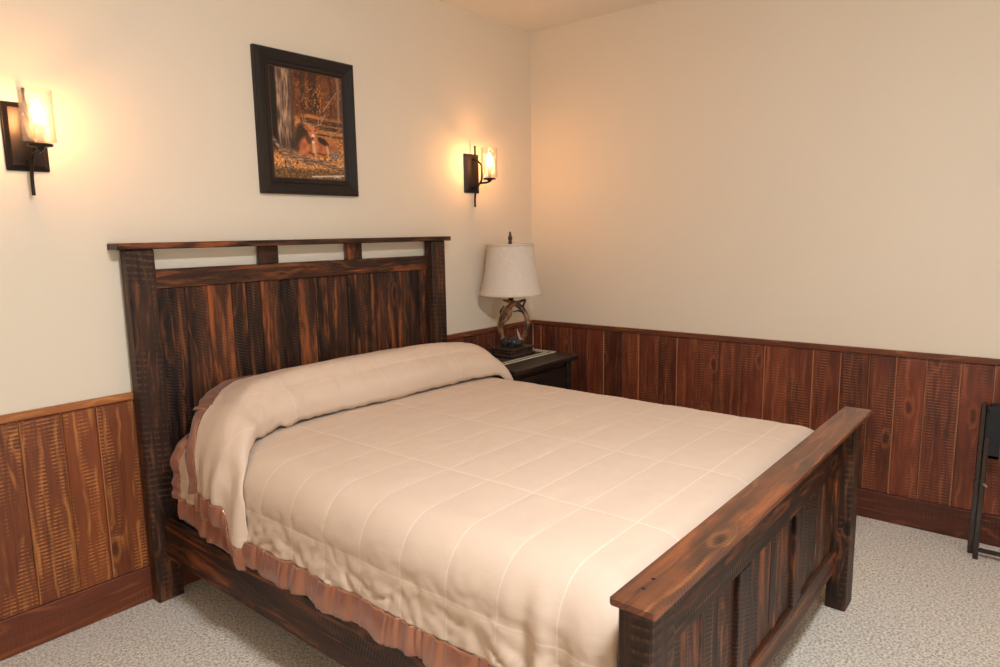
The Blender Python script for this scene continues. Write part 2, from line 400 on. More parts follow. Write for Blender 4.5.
# wainscot: boards of stained pine, one strip per wall
WT = 0.012; ZB = 0.142; ZW = 0.826; ZC = 0.857
def wainscot_back(x0, x1, name, mat, seams):
    mb = MB(); xs = sorted([x0]+[s for s in seams if x0 < s < x1]+[x1])
    for i, (a, b) in enumerate(zip(xs, xs[1:])):
        mb.board((a+0.0008, -WT, ZB), (b-0.0008, 0, ZW), 2, 0.0035, face=1, emi=(1 if R.random() < 0.25 else 0))
    return struct(mb.build(name, [mat, M['wains_edge']]))
def wainscot_side(y0, y1, name, mat, seams):
    mb = MB(); ys = sorted([y0]+[s for s in seams if y0 < s < y1]+[y1])
    for i, (a, b) in enumerate(zip(ys, ys[1:])):
        mb.board((-WT, a+0.0008, ZB), (0, b-0.0008, ZW), 2, 0.0035, face=0, emi=(1 if R.random() < 0.45 else 0))
    return struct(mb.build(name, [mat, M['wains_edge']]))
sl = [-2.982-0.13*k for k in range(1, 24)]+[-2.982, -2.848, -2.735, -2.60]
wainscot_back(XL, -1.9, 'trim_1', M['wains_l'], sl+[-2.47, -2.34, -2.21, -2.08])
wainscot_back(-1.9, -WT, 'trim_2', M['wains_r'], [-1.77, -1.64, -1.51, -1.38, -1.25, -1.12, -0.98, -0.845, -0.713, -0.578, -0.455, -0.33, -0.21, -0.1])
sr = [-.08, -.203, -.325, -.445, -.565, -.695, -.81, -.935, -1.057, -1.183, -1.303, -1.427, -1.559, -1.675, -1.803, -1.933, -2.058, -2.178, -2.298, -2.434, -2.559]
sr += [-2.559-0.125*k for k in range(1, 22)]
wainscot_side(YF, -WT, 'trim_3', M['wains_r'], sr)
def strips(name, lo, hi, ax, mat, bev=0.003):
    return struct(MB().board(lo, hi, ax, bev).build(name, mat))
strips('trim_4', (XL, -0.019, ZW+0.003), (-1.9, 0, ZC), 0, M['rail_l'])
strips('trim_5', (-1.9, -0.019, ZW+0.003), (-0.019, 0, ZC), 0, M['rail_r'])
strips('trim_6', (-0.019, YF, ZW+0.003), (0, 0, ZC), 1, M['rail_r'])
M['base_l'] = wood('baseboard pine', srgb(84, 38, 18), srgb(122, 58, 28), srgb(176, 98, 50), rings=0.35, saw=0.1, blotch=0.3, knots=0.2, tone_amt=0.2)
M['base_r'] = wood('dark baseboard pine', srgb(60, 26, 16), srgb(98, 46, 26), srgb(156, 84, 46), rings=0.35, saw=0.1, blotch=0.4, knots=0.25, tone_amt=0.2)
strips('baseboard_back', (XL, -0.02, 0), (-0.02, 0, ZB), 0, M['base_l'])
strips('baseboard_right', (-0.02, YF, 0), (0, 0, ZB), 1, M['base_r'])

# added ceiling lamp, out of view, put in as the main light
cl = thing('added_ceiling_light', 'round flush unseen ceiling light added as key over the bed foot', 'unseen ceiling light', (ADDED_LAMP[0], ADDED_LAMP[1], H))
MB().lathe([(0.001, -0.001), (0.19, -0.001), (0.19, -0.03), (0.17, -0.035), (0.001, -0.035)], 40).build('mounting_ring', M['bronze'], cl)
MB().lathe([(0.168, -0.036), (0.16, -0.06), (0.13, -0.085), (0.08, -0.103), (0.03, -0.11), (0.001, -0.111)], 40).build('glass_dome', M['dome'], cl)

# ------------------------------------------------------------ bed frame
X0, X1 = -2.603, -0.912; XM0, XM1 = X0+0.103, X1-0.103
bed = thing('bed_frame', 'dark stained rough sawn pine panel bed frame with headboard and footboard', 'bed', (0, 0, 0))
B = bed
def bboard(name, lo, hi, ax, mat, bev=0.004, tone=None, face=None, parent=None):
    return MB().board(lo, hi, ax, bev, tone, face=face).build(name, mat, parent or B)
hb = bpy.data.objects.new('headboard', None); C.objects.link(hb); hb.parent = B
ST = ((XM0, XM0+0.062), (-2.035, -1.94), (-1.56, -1.466), (XM1-0.06, XM1))
for (a, b) in ((X0, XM0), (XM1, X1)):
    MB().board((a, -0.079, 0), (b, -0.021, 1.404), 2, 0.004, 0.35, face=1).build('post', M['bedpost'], hb)
MB().board((X0-0.035, -0.094, 1.404), (X1+0.035, -0.004, 1.428), 0, 0.003, 0.3, face=2).build('cap_rail', M['bed'], hb)
MB().board((XM0, -0.04, 1.25), (XM1, -0.02, 1.325), 0, 0.003, 0.62, face=1).build('top_rail', M['bed'], hb)
MB().board((XM0, -0.04, 0.22), (XM1, -0.02, 0.42), 0, 0.003, 0.5, face=1).build('bottom_rail', M['bed'], hb)
for k, (a, b) in enumerate(ST):
    MB().board((a, -0.036, 0.42), (b, -0.02, 1.25), 2, 0.003, (0.25, 0.62, 0.4, 0.6)[k], face=1).build('stile', M['bed'], hb)
for (a, b) in ST[1:3]:
    MB().board((a, -0.04, 1.325), (b, -0.02, 1.404), 2, 0.003, 0.55, face=1).build('spacer_block', M['bed'], hb)
def planks(x0, x1, y0, y1, z0, z1, cuts, tones, name, parent):
    mb = MB(); xs = [x0]+[x0+(x1-x0)*c for c in cuts]+[x1]
    for i, (a, b) in enumerate(zip(xs, xs[1:])):
        mb.board((a+0.0006, y0+(i % 2)*0.0012, z0), (b-0.0006, y1, z1), 2, 0.0022, tones[i], face=1)
    return mb.build(name, M['bed'], parent)
planks(ST[0][1], ST[1][0], -0.028, -0.02, 0.42, 1.25, (0.17, 0.40, 0.66, 0.83), (0.25, 0.75, 1.0, 0.3, 0.15), 'panel', hb)
planks(ST[1][1], ST[2][0], -0.028, -0.02, 0.42, 1.25, (0.25, 0.5, 0.78), (0.2, 0.9, 0.35, 0.6), 'panel', hb)
planks(ST[2][1], ST[3][0], -0.028, -0.02, 0.42, 1.25, (0.2, 0.42, 0.6, 0.82), (0.35, 0.8, 0.4, 0.6, 0.2), 'panel', hb)
# footboard
fb = bpy.data.objects.new('footboard', None); C.objects.link(fb); fb.parent = B
FX0, FX1 = X0-0.033, X1+0.033
for (a, b) in ((X0, XM0), (XM1, X1)):
    MB().board((a, -2.222, 0), (b, -2.150, 0.7445), 2, 0.004, 0.45, face=1).build('post', M['bedpost'], fb)
MB().board((FX0, -2.246, 0.7445), (FX1, -2.149, 0.7645), 1-1, 0.004, 0.75, face=2).build('cap_rail', M['bedcap'], fb)
MB().board((XM0, -2.18, 0.565), (XM1, -2.158, 0.7445), 0, 0.003, 0.4, face=1).build('top_rail', M['bed'], fb)
MB().board((XM0, -2.18, 0.155), (XM1, -2.158, 0.245), 0, 0.003, 0.65, face=1).build('bottom_rail', M['bed'], fb)
FS = ((XM0, XM0+0.04), (-2.028, -1.94), (-1.545, -1.46), (-1.06, XM1))
for k, (a, b) in enumerate(FS):
    MB().board((a, -2.18, 0.245), (b, -2.158, 0.565), 2, 0.003, (0.5, 0.3, 0.35, 0.5)[k], face=1).build('stile', M['bed'], fb)
for k in range(3):
    planks(FS[k][1], FS[k+1][0], -2.168, -2.158, 0.245, 0.565, (0.24, 0.5, 0.74), ((0.5, 0.8, 0.4, 0.6), (0.3, 0.9, 0.5, 0.35), (0.4, 0.3, 0.8, 0.45))[k], 'panel', fb)
for (hx, hy) in ((-2.572, -2.188), (-2.527, -2.186)):
    MB().lathe([(0.0045, 0), (0.001, 0.0004)], 10, (hx, hy, 0.7646)).build('nail_hole', M['hole'], fb)
for (a, b) in ((-2.557, -2.529), (-0.986, -0.958)):
    MB().board((a, -2.150, 0.177), (b, -0.079, 0.340), 1, 0.003, 0.45, face=0).build('side_rail', M['bed'], B)

# ------------------------------------------------------------ mattress, pillows, bedspread
def rbox(lo, hi, r, n=5):
    bm = bmesh.new(); bmesh.ops.create_cube(bm, size=1)
    lo = Vector(lo); hi = Vector(hi)
    for v in bm.verts: v.co = Vector(((v.co.x+.5)*(hi.x-lo.x)+lo.x, (v.co.y+.5)*(hi.y-lo.y)+lo.y, (v.co.z+.5)*(hi.z-lo.z)+lo.z))
    bmesh.ops.bevel(bm, geom=bm.edges[:], offset=r, segments=n, affect='EDGES', profile=0.5)
    return bm
def bm_obj(name, bm, mat, parent=None, smooth=True):
    me = bpy.data.meshes.new(name); bm.to_mesh(me); bm.free(); return finish(name, me, mat, parent, smooth=smooth)
tag(bm_obj('mattress', rbox((-2.512, -2.10, 0.30), (-1.0, -0.085, 0.66), 0.06), M['white']), 'white sheeted mattress lying in the pine bed frame under the bedspread', 'mattress')
def pillow(x0, x1, y0, y1, z0, z1):
    vs = []; fs = []; N = 20; Mm = 14
    for side in (1, -1):
        for j in range(Mm+1):
            for i in range(N+1):
                u = i/N*2-1; v = j/Mm*2-1
                e = ((1-abs(u)**3.5)*(1-abs(v)**3))**0.5
                vs.append(((x0+x1)/2+u*(x1-x0)/2*(1-0.04*v*v), (y0+y1)/2+v*(y1-y0)/2*(1-0.05*u*u), (z0+z1)/2+side*e*(z1-z0)/2))
    K = (N+1)*(Mm+1)
    for s in (0, 1):
        for j in range(Mm):
            for i in range(N):
                q = [s*K+j*(N+1)+i, s*K+j*(N+1)+i+1, s*K+(j+1)*(N+1)+i+1, s*K+(j+1)*(N+1)+i]
                fs.append(q if s == 0 else q[::-1])
    me = bpy.data.meshes.new('pillow'); me.from_pydata(vs, [], fs)
    bm = bmesh.new(); bm.from_mesh(me); bmesh.ops.remove_doubles(bm, verts=bm.verts, dist=1e-4); bm.to_mesh(me); bm.free()
    return finish('pillow', me, M['white'], smooth=True)
tag(pillow(-2.40, -1.78, -0.42, -0.11, 0.725, 0.85), 'white pillow under the bedspread fold, on the side of the left wall light', 'pillow', 'pillows under the bedspread')
tag(pillow(-1.68, -1.02, -0.42, -0.11, 0.725, 0.85), 'white pillow under the bedspread fold, on the nightstand side', 'pillow', 'pillows under the bedspread')

bs = thing('bedspread', 'champagne quilted bedspread with brown satin ruffle covering the bed and pillows', 'bedspread', (0, 0, 0))
VS0 = -0.983     # one stitched line runs across the bed here, the others every 0.1655 m
US0 = -2.20      # stitched line along the bed
def puff(u, v):
    du = abs(((u/0.46)+0.5) % 1-0.5)*0.46; dv = abs(((v/0.1655)+0.5) % 1-0.5)*0.1655
    d = min(du, dv); return 0.0022*(1-math.exp(-d/0.012))
HX0, HX1, RX = -2.562, -0.945, 0.13        # outer faces of the hanging sides
def section(u, top, zside_l=None):
    """u: arc coordinate measured as x on the flat top. returns x, z and outward normal; left/right edges roll off with radius RX"""
    xl, xr = HX0+RX, HX1-RX
    L = RX*math.pi/2
    if u < xl:
        s = xl-u
        if s < L: a = s/RX; return xl-RX*math.sin(a), top-RX+RX*math.cos(a), (-math.sin(a), math.cos(a)), s
        return HX0-(s-L)*0.03, top-RX-(s-L), (-1, 0), s
    if u > xr:
        s = u-xr
        if s < L: a = s/RX; return xr+RX*math.sin(a), top-RX+RX*math.cos(a), (math.sin(a), math.cos(a)), s
        return HX1, top-RX-(s-L), (1, 0), s
    return u, top, (0, 1), 0
# cover
def cover_point(u, v):
    yf = -2.035; top = 0.702+0.010*(1-((u+1.755)/0.85)**2 if abs(u+1.755) < 0.85 else 0)
    x, z, (nx, nzv), s = section(u, top)
    y = v; ny = 0.0; RF = 0.09
    # side wrinkles
    side = sstep(0.10, 0.26, s); lw = sstep(0.24, 0.30, s)
    d = puff(u-US0, v-VS0)
    if u < -1.755:
        d += side*(0.005*nz(v*9+1, u*16+v*7, 3)+0.0025*nz(v*22, u*30-v*14, 7))
        cr = lambda q, wd: -math.exp(-(q/wd)**2)
        wx, wy = v+0.04*nz(v*6, u*6, 21), u+0.04*nz(v*6, u*6, 22)
        d += lw*(0.007*nz(v*8, u*13-v*9, 1.3)+0.004*nz(v*17, u*22+v*8, 2.3)+0.006*cr(nz(wx*6, wy*12-wx*5, 2.9), 0.07)+0.004*cr(nz(wx*11+4, wy*10+wx*7, 6.9), 0.08))
        d += side*0.003*cr(nz(wx*9, wy*22, 4.9), 0.08)
        foot = sstep(-1.66, -1.95, v); d += foot*sstep(0.05, 0.26, s)*(0.016*math.sin(v*58+nz(v*8, u*2)*2.5)*(0.45+0.55*lw)+0.006*nz(v*30, u*3, 4))
        head = sstep(-1.0, -0.70, v)*side; d += head*0.009*nz((v+u*0.5)*26, u*5, 6)
        x -= lw*0.012*sstep(0.25, 0.45, s)
    d += 0.0022*nz(u*6, v*6, 8)+0.0012*nz(u*15, v*34, 5)*(1 if s == 0 else 0)
    if s == 0: d += 0.003*nz(u*3+v*12, v*4-u*3, 2.2)*sstep(-1.5, -1.9, v)
    if u < -1.755:
        d -= 0.030*math.exp(-((v+2.066+0.02*(s-0.4))/0.011)**2)*sstep(0.22, 0.34, s)
        lowr = sstep(0.22, 0.38, s); z += lowr*(0.036*sstep(-0.68, -0.50, v)+0.010*nz(v*3.3, 0.3, 41)+0.012*math.exp(-((v+1.02)/0.07)**2))
    P = Vector((x+nx*d, y, z+nzv*d))
    if v < yf:      # roll off towards the footboard
        e = yf-v; k = max(0.0, 1-s/0.19)
        if e < RF*math.pi/2: a = e/RF; dy, dz = RF*math.sin(a), RF*(1-math.cos(a))
        else: dy, dz = RF, RF+(e-RF*math.pi/2)
        kk = sstep(0, 1, k)
        el = min(e, 0.086)
        P.y = yf-lerp(el, dy, kk)
        dz = lerp(max(0.0, e-0.080), dz, kk)
        P.z = P.z-dz*kk
        if s > 0:   # corner: sides swing inward round the mattress corner
            P.x += (1-kk)*(min(dz, 0.30))*(1 if u < -1.755 else -1)*0.95
    return P
UV0 = HX0+RX-(RX*math.pi/2+(0.702-RX-0.437)); UV1 = HX1-RX+(RX*math.pi/2+0.24)
def grid(us, vs, fn, name, mat, parent, uvoff=(US0, VS0), thick=0.004, close=None):
    nu, nv = len(us), len(vs); P = []; F = []
    for v in vs:
        for u in us: P.append(fn(u, v))
    for j in range(nv-1):
        for i in range(nu-1): F.append((j*nu+i, j*nu+i+1, (j+1)*nu+i+1, (j+1)*nu+i))
    me = bpy.data.meshes.new(name); me.from_pydata(P, [], F)
    uvl = me.uv_layers.new(name='arc')
    for poly in me.polygons:
        for li in poly.loop_indices:
            vi = me.loops[li].vertex_index; uvl.data[li].uv = (us[vi % nu]-uvoff[0], vs[vi//nu]-uvoff[1])
    o = finish(name, me, mat, parent, smooth=True)
    if thick:
        md = o.modifiers.new('thickness', 'SOLIDIFY'); md.thickness = thick; md.offset = 0
    return o
def frange(a, b, st):
    n = max(2, int(round(abs(b-a)/st))); return [a+(b-a)*i/n for i in range(n+1)]
cover = grid(frange(UV0, UV1, 0.0085), frange(-0.262, -2.26, 0.0085), cover_point, 'quilted_cover', M['cloth'], bs, thick=0.003)

def ruffle(path, name, drop=0.083, out=Vector((-1, 0, 0)), down=Vector((0, 0, -1)), amp=0.012, freq=78, seed=0, wob=0.016, parent=None, rows=12):
    """gathered satin strip hanging from a polyline; path = list of points along the hem"""
    P = []; F = []; n = len(path); s = 0; prev = path[0]
    for i, p in enumerate(path):
        s += (p-prev).length; prev = p
        o = out[i] if isinstance(out, list) else out
        dn = down[i] if isinstance(down, list) else down
        ln = drop*(1+0.10*nz(s*5, seed, 1.1)+0.06*nz(s*19, seed, 4.4))
        for k in range(rows+1):
            t = k/rows
            w = (math.sin(s*freq*2.2+6*nz(s*6, seed, 2))*(1-t)**2*0.7+0.8*math.sin(s*freq*0.8+7*nz(s*5, seed, 5)+t))
            big = nz(s*9, seed, 7.7)
            a = amp*(0.45+0.25*t)*w*0.6*(0.5+0.9*abs(nz(s*4, seed, 11))*2)+wob*big*t*1.3
            P.append(p+o*(a+0.004+0.010*math.sin(t*math.pi*0.7))+dn*(ln*t))
    m_ = rows+1
    for i in range(n-1):
        for k in range(rows): F.append((i*m_+k, i*m_+k+1, (i+1)*m_+k+1, (i+1)*m_+k))
    me = bpy.data.meshes.new(name); me.from_pydata([tuple(q) for q in P], [], F)
    o = finish(name, me, M['satin'], parent or bs, smooth=True)
    md = o.modifiers.new('thickness', 'SOLIDIFY'); md.thickness = 0.0015; md.offset = 0
    o['label'] = 'brown satin ruffle'
    return o
ys = frange(-0.255, -2.12, 0.003)
hem = [cover_point(UV0+0.004, y) for y in ys]
ruffle(hem, 'ruffle', seed=1)
hemr = [cover_point(UV1-0.004, y) for y in frange(-0.19, -2.12, 0.006)]
ruffle(hemr, 'ruffle', out=Vector((1, 0, 0)), seed=2, drop=0.07)
# satin strip along the head edge of the lower layer, left side
us = frange(UV0, -2.36, 0.003)
ruffle([cover_point(u, -0.266) for u in us], 'ruffle', drop=0.055, out=[Vector((-0.8, 0, 0.5)).normalized() if u > -2.55 else Vector((-1, 0, 0)) for u in us], down=Vector((0.12, 1, 0)).normalized(), amp=0.006, seed=3, wob=0.008)

# the fold over the pillows: the spread is tucked under the pillows and drawn back over them
BT = [(-2.62, 0.0), (-2.55, 0.035), (-2.47, 0.085), (-2.38, 0.135), (-2.25, 0.166), (-2.05, 0.178), (-1.75, 0.180), (-1.43, 0.178), (-1.2, 0.168), (-1.06, 0.148), (-0.96, 0.112), (-0.88, 0.06), (-0.80, 0.0)]
def bulge(x): # smoothed table
    return sum(interp(BT, x+d)*w_ for d, w_ in ((-0.05, .2), (-0.025, .2), (0, .2), (0.025, .2), (0.05, .2)))
FU0 = HX0+RX-(RX*math.pi/2+0.045)
def front_y(u):
    y = interp([(-2.75, -0.745), (-2.60, -0.735), (-2.50, -0.66), (-2.40, -0.555), (-2.30, -0.50), (-2.1, -0.475), (-1.7, -0.505), (-1.2, -0.515), (-0.95, -0.57), (-0.8, -0.60)], u)
    return y+0.004*nz(u*12, 0, 3)
def back_y(u):
    return interp([(-2.80, -0.425), (-2.62, -0.42), (-2.52, -0.38), (-2.44, -0.30), (-2.34, -0.20), (-2.25, -0.15), (-1.0, -0.14), (-0.8, -0.2)], u)
def fold_point(u, v):
    """v runs 0 (crease) to 1 (head edge)"""
    yf_, yb_ = front_y(u), back_y(u)
    x, z, (nx, nzv), s = section(u, 0.712)
    b = bulge(u)
    # cross-section: steep rounded front, crown, gentle fall to the headboard
    t = v
    rise = math.sin(min(1.0, t/0.42)*math.pi/2)**0.72 if t < 0.42 else 1-0.20*sstep(0.42, 1.0, t)
    yy = lerp(yf_, yb_, t)
    if t < 0.2: yy = yf_+(yb_-yf_)*(t*t/0.2*0.55+t*0.45)-0.018*math.sin(t/0.2*math.pi)*min(1, b/0.1)
    d = 0.012+b*rise*(1 if s == 0 else 1)
    top = 1 if s < 0.02 else 0
    # gathers at the tucked front on the left, folds down the hanging side
    side = sstep(0.05, 0.22, s) if u < -1.7 else 0
    g = 0.0055*nz(u*20+t*3, t*1.5, 3)*math.exp(-t*4)*(1+1.6*sstep(-1.7, -2.4, u))*min(1, b*12)
    g -= 0.004*math.exp(-(nz(u*12-t*4.0, t*1.2, 13)/0.09)**2)*math.exp(-t*3.5)*min(1, b*12)
    g += 0.0012*nz(u*14, yy*20, 23)
    g += 0.0035*nz(u*5, yy*8, 1)
    g += side*(0.010*math.sin((yy+u*0.18)*64+nz(u*3, yy*5)*3)*(0.35+0.65*sstep(-0.45, -0.66, yy)))
    d += g
    if s > 0 and u < -1.7:
        if s > 0.10: z -= (s-0.10)*0.85*sstep(0.42, 0.12, t)
        d = 0.014+b*rise*max(0, nzv)+side*0.020*math.sin(min(1, t*1.1)*math.pi)+g
        return Vector((x+nx*d-0.35*b*rise*0, yy, z+max(nzv, 0)*d*1.0+(b*rise if False else 0)))
    return Vector((x+nx*d*(0.75 if u > -1.7 else 1), yy, z+nzv*d if nzv > 0.3 else z))
fus = frange(FU0, HX1-RX+0.24, 0.0085)
fvs = [i/64 for i in range(65)]
def foldfn(u, v): return fold_point(u, v)
fold = grid(fus, fvs, foldfn, 'pillow_fold', M['cloth_fold'], bs, thick=0.004)
for poly in fold.data.polygons:      # arc coordinates in metres for the stitched lines
    for li in poly.loop_indices:
        co = fold.data.vertices[fold.data.loops[li].vertex_index].co
        q = fold.data.uv_layers[0].data[li]; q.uv = (q.uv[0], co.y-VS0+0.11)
fold['label'] = 'part of the bedspread drawn over the pillows'
tt = [i/170 for i in range(171)]
ruffle([fold_point(FU0+0.004, t) for t in tt], 'ruffle', drop=0.072, seed=5, freq=80)
us = frange(FU0, -2.15, 0.003)
ruffle([fold_point(u, 0.995) for u in us], 'ruffle', drop=0.06, out=[Vector((-0.7, 0, 0.6)).normalized() if u > -2.55 else Vector((-1, 0, 0)) for u in us], down=[Vector((0.10, 1, -0.25)).normalized() if u < -2.45 else Vector((-0.35, 1, -0.25)).normalized() for u in us], amp=0.006, seed=6, wob=0.01)

# ------------------------------------------------------------ nightstand, mat, lamp
NX0, NX1, NY0 = -0.845, -0.222, -0.517
ns = thing('nightstand', 'dark espresso wooden nightstand in the corner between bed and right wall', 'nightstand', (0, 0, 0))
MB().board((NX0, NY0, 0.672), (NX1, -0.025, 0.70), 0, 0.004, 0.6, face=2).build('top', M['stand'], ns)
bx0, bx1, by0 = NX0+0.03, NX1-0.035, NY0+0.03
for (a, b) in ((bx0, by0), (bx1-0.045, by0), (bx0, -0.085), (bx1-0.045, -0.085)):
    MB().board((a, b, 0), (a+0.045, b+0.045, 0.672), 2, 0.003, 0.5).build('leg', M['stand'], ns)
MB().board((bx0+0.008, by0+0.045, 0.12), (bx0+0.028, -0.085, 0.672), 1, 0.002, face=0).build('side_panel', M['stand'], ns)
MB().board((bx1-0.028, by0+0.045, 0.12), (bx1-0.008, -0.085, 0.672), 1, 0.002, face=0).build('side_panel', M['stand'], ns)
MB().board((bx0+0.045, -0.07, 0.12), (bx1-0.045, -0.055, 0.672), 0, 0.002, face=1).build('back_panel', M['stand'], ns)
MB().board((bx0+0.045, by0+0.012, 0.642), (bx1-0.045, by0+0.032, 0.672), 0, 0.002, face=1).build('apron', M['stand'], ns)
MB().board((bx0+0.045, by0+0.012, 0.12), (bx1-0.045, by0+0.032, 0.15), 0, 0.002, face=1).build('apron', M['stand'], ns)
for z0, z1 in ((0.405, 0.638), (0.154, 0.40)):
    dr = MB().board((bx0+0.05, by0+0.008, z0), (bx1-0.05, by0+0.028, z1), 0, 0.004, face=1).build('drawer_front', M['stand'], ns)
    MB().lathe([(0.005, 0), (0.006, 0.012), (0.014, 0.018), (0.015, 0.026), (0.008, 0.031), (0.001, 0.032)], 18).build('knob', M['bronze'], dr).matrix_basis = Matrix.Translation(((bx0+bx1)/2, by0+0.008, (z0+z1)/2)) @ Matrix.Rotation(math.radians(90), 4, 'X')
# beaded mat
rn = thing('table_mat', 'small dark woven mat with cream beaded borders on the nightstand under the lamp', 'mat', (0, 0, 0.7002))
mx0, mx1, my0, my1 = -0.76, -0.236, -0.362, -0.05
MB().board((mx0, my0, 0), (mx1, my1, 0.003), 0, 0.001).build('woven_field', M['mat'], rn)
bd = MB()
for ins in (0.008, 0.045):
    a, b, c, d = mx0+ins, mx1-ins, my0+ins, my1-ins
    def dashes(p, q):
        p = Vector(p); q = Vector(q); n = int((q-p).length/0.013); dv = (q-p)/n; w_ = 0.0045 if ins < 0.02 else 0.0035
        for i in range(n):
            for off in (-0.006, 0.006):
                c0 = p+dv*(i+(0.25 if off < 0 else 0.75)); nn = Vector((-dv.y, dv.x, 0)).normalized()*off; c1 = c0+nn
                bd.board((c1.x-w_, c1.y-w_, 0.003), (c1.x+w_, c1.y+w_, 0.0065), 0, 0.0015)
    dashes((a, c, 0), (b, c, 0)); dashes((a, d, 0), (b, d, 0)); dashes((a, c, 0), (a, d, 0)); dashes((b, c, 0), (b, d, 0))
bd.build('beaded_border', M['bead'], rn)

LC = (-0.478, -0.197, 0.7068)
lamp = thing('table_lamp', 'antler table lamp with cream bell shade on the corner nightstand', 'lamp', LC)
pl = MB(); pl.board((-0.115, -0.092, 0), (0.115, 0.092, 0.018), 0, 0.004).board((-0.107, -0.084, 0.018), (0.107, 0.084, 0.042), 0, 0.006).board((-0.112, -0.089, 0.042), (0.112, 0.089, 0.052), 0, 0.004)
pl.build('plinth', M['plinth'], lamp)
ur = Vector((math.cos(yaw), -math.sin(yaw), 0)); dpv = Vector((math.sin(yaw), math.cos(yaw), 0))
PX = 0.00602
def LP(px, py, dep=0.0):      # design coordinates of the antler ring, upright plane
    return ur*((px-511)*PX)+dpv*dep+Vector((0, 0, (355.0-py)*PX))
def antler(pts, rad, name, mat):
    mb = MB(); pp = smooth_path([LP(*p) for p in pts]); mb.tube(pp, smooth_rad([r*PX*1.3 for r in rad]), 12); return mb, mat, name
items = [
 ([(504.5, 345.5, 0), (501.2, 336, .01), (500.3, 327, .01), (502.6, 317, .0), (506.6, 309, -.01), (513, 303.5, -.02), (520, 301, -.02)], (1.9, 2.1, 2.5, 2.8, 2.2, 1.9, 1.2), 'antler', 'antler'),
 ([(502.2, 321, -.005), (507, 317.5, -.01), (510.5, 313, -.015), (511.8, 306.5, -.015)], (2.0, 1.6, 1.2, 0.5), 'antler_tine', 'antler'),
 ([(502, 316, .005), (500.6, 311, .01), (503.8, 305.5, .01)], (1.2, 0.9, 0.4), 'antler_tine', 'antler_dark'),
 ([(521.0, 341, 0), (524.6, 334.5, .0), (527, 326, .0), (526.8, 317.5, .005), (522.5, 309.5, .01), (515.8, 303.4, .01), (508, 300.8, .0), (503, 299.6, 0)], (1.6, 1.9, 2.1, 2.1, 2.2, 2.0, 1.4, 0.5), 'antler', 'antler'),
 ([(515, 302.5, -.01), (520, 301, -.01), (525.3, 299.8, 0), (523.8, 304, .0), (522.3, 308.5, 0.005)], (1.2, 1.0, 0.8, 0.8, 0.9), 'antler_tine', 'antler_dark'),
 ([(523.6, 311.6, 0.005), (518, 310.6, 0), (513, 311.2, -.01)], (1.0, 0.7, 0.4), 'antler_tine', 'antler_dark'),
 ([(519.6, 339.5, -.01), (518.0, 333.5, -.02), (516.6, 328.6, -.02)], (1.1, 0.9, 0.3), 'antler_tine', 'tip')]
for pts, rad, nm, mt in items:
    mb, mt, nm = antler(pts, rad, nm, mt); mb.build(nm, M[mt], lamp)
cn = MB()
RC = random.Random(3)
for (ax_, dd, hh, rd) in ((-0.035, 0.0, 0.078, 0.034), (0.012, -0.02, 0.080, 0.036), (0.045, 0.01, 0.076, 0.03), (-0.005, 0.03, 0.074, 0.03)):
    c0 = ur*(ax_)+dpv*dd+Vector((0, 0, hh))
    cn.lathe([(0.001, -rd*0.95), (rd*0.7, -rd*0.75), (rd, -rd*0.1), (rd*0.8, rd*0.5), (rd*0.4, rd*0.8), (0.001, rd*0.9)], 22, c0, mod=lambda a, z: 1+0.12*math.sin(7*a+z*160))
for k in range(26):
    a = RC.uniform(0, 6.28); r_ = RC.uniform(0.02, 0.06); c0 = Vector((r_*math.cos(a)*1.1, r_*math.sin(a), RC.uniform(0.055, 0.10)))
    cn.lathe([(0.001, -0.008), (0.009, 0), (0.001, 0.008)], 6, c0)
cn.build('pine_cones', M['cone'], lamp)
st = MB(); st.tube([(0, 0, 0.325), (0, 0, 0.42)], 0.006, 12).lathe([(0.016, 0.335), (0.016, 0.375), (0.008, 0.385)], 18); st.build('socket', M['bronze'], lamp)
ZS0, ZS1 = 0.367, 0.668
prof = []
for i in range(25):
    t = i/24; prof.append((0.139+(0.1865-0.139)*((1-t)**1.75)+0.0, ZS0+(ZS1-ZS0)*t))
mod = lambda a, z: 1-0.018*abs(math.sin(a*3+0.6))**0.5*0+0.012*abs(math.cos(a*3+0.6))
sh = MB(); outer = prof; inner = [(r-0.002, z) for r, z in prof[::-1]]
sh.lathe(outer+inner, 72, closed=True, mod=mod); sho = sh.build('lamp_shade', M['shade'], lamp)
for (z, r, nm) in ((ZS0+0.004, prof[0][0], 'shade_trim'), (ZS1-0.004, prof[-1][0], 'shade_trim')):
    MB().lathe([(r-0.003, z-0.006), (r+0.0025, z-0.006), (r+0.0025, z+0.006), (r-0.003, z+0.006)], 72, closed=True, mod=mod).build(nm, M['shade_trim'], lamp)
hp = MB(); hp.tube([(0, 0, 0.42), (0, 0, ZS1+0.005)], 0.0035, 8)
for k in range(3):
    a = k*2.094; hp.tube([(0, 0, ZS1-0.012), (0.138*math.cos(a), 0.138*math.sin(a), ZS1-0.006)], 0.002, 6)
hp.build('harp', M['bronze'], lamp)
fn = MB(); fn.lathe([(0.010, ZS1+0.0), (0.012, ZS1+0.012), (0.007, ZS1+0.02), (0.013, ZS1+0.03), (0.012, ZS1+0.044), (0.006, ZS1+0.056), (0.008, ZS1+0.064), (0.001, ZS1+0.076)], 14)
fn.tube([(0.009, 0, ZS1+0.02), (0.015, 0, ZS1+0.035), (0.006, 0.002, ZS1+0.066)], [0.004, 0.005, 0.002], 8)
fn.build('finial', M['finial'], lamp)

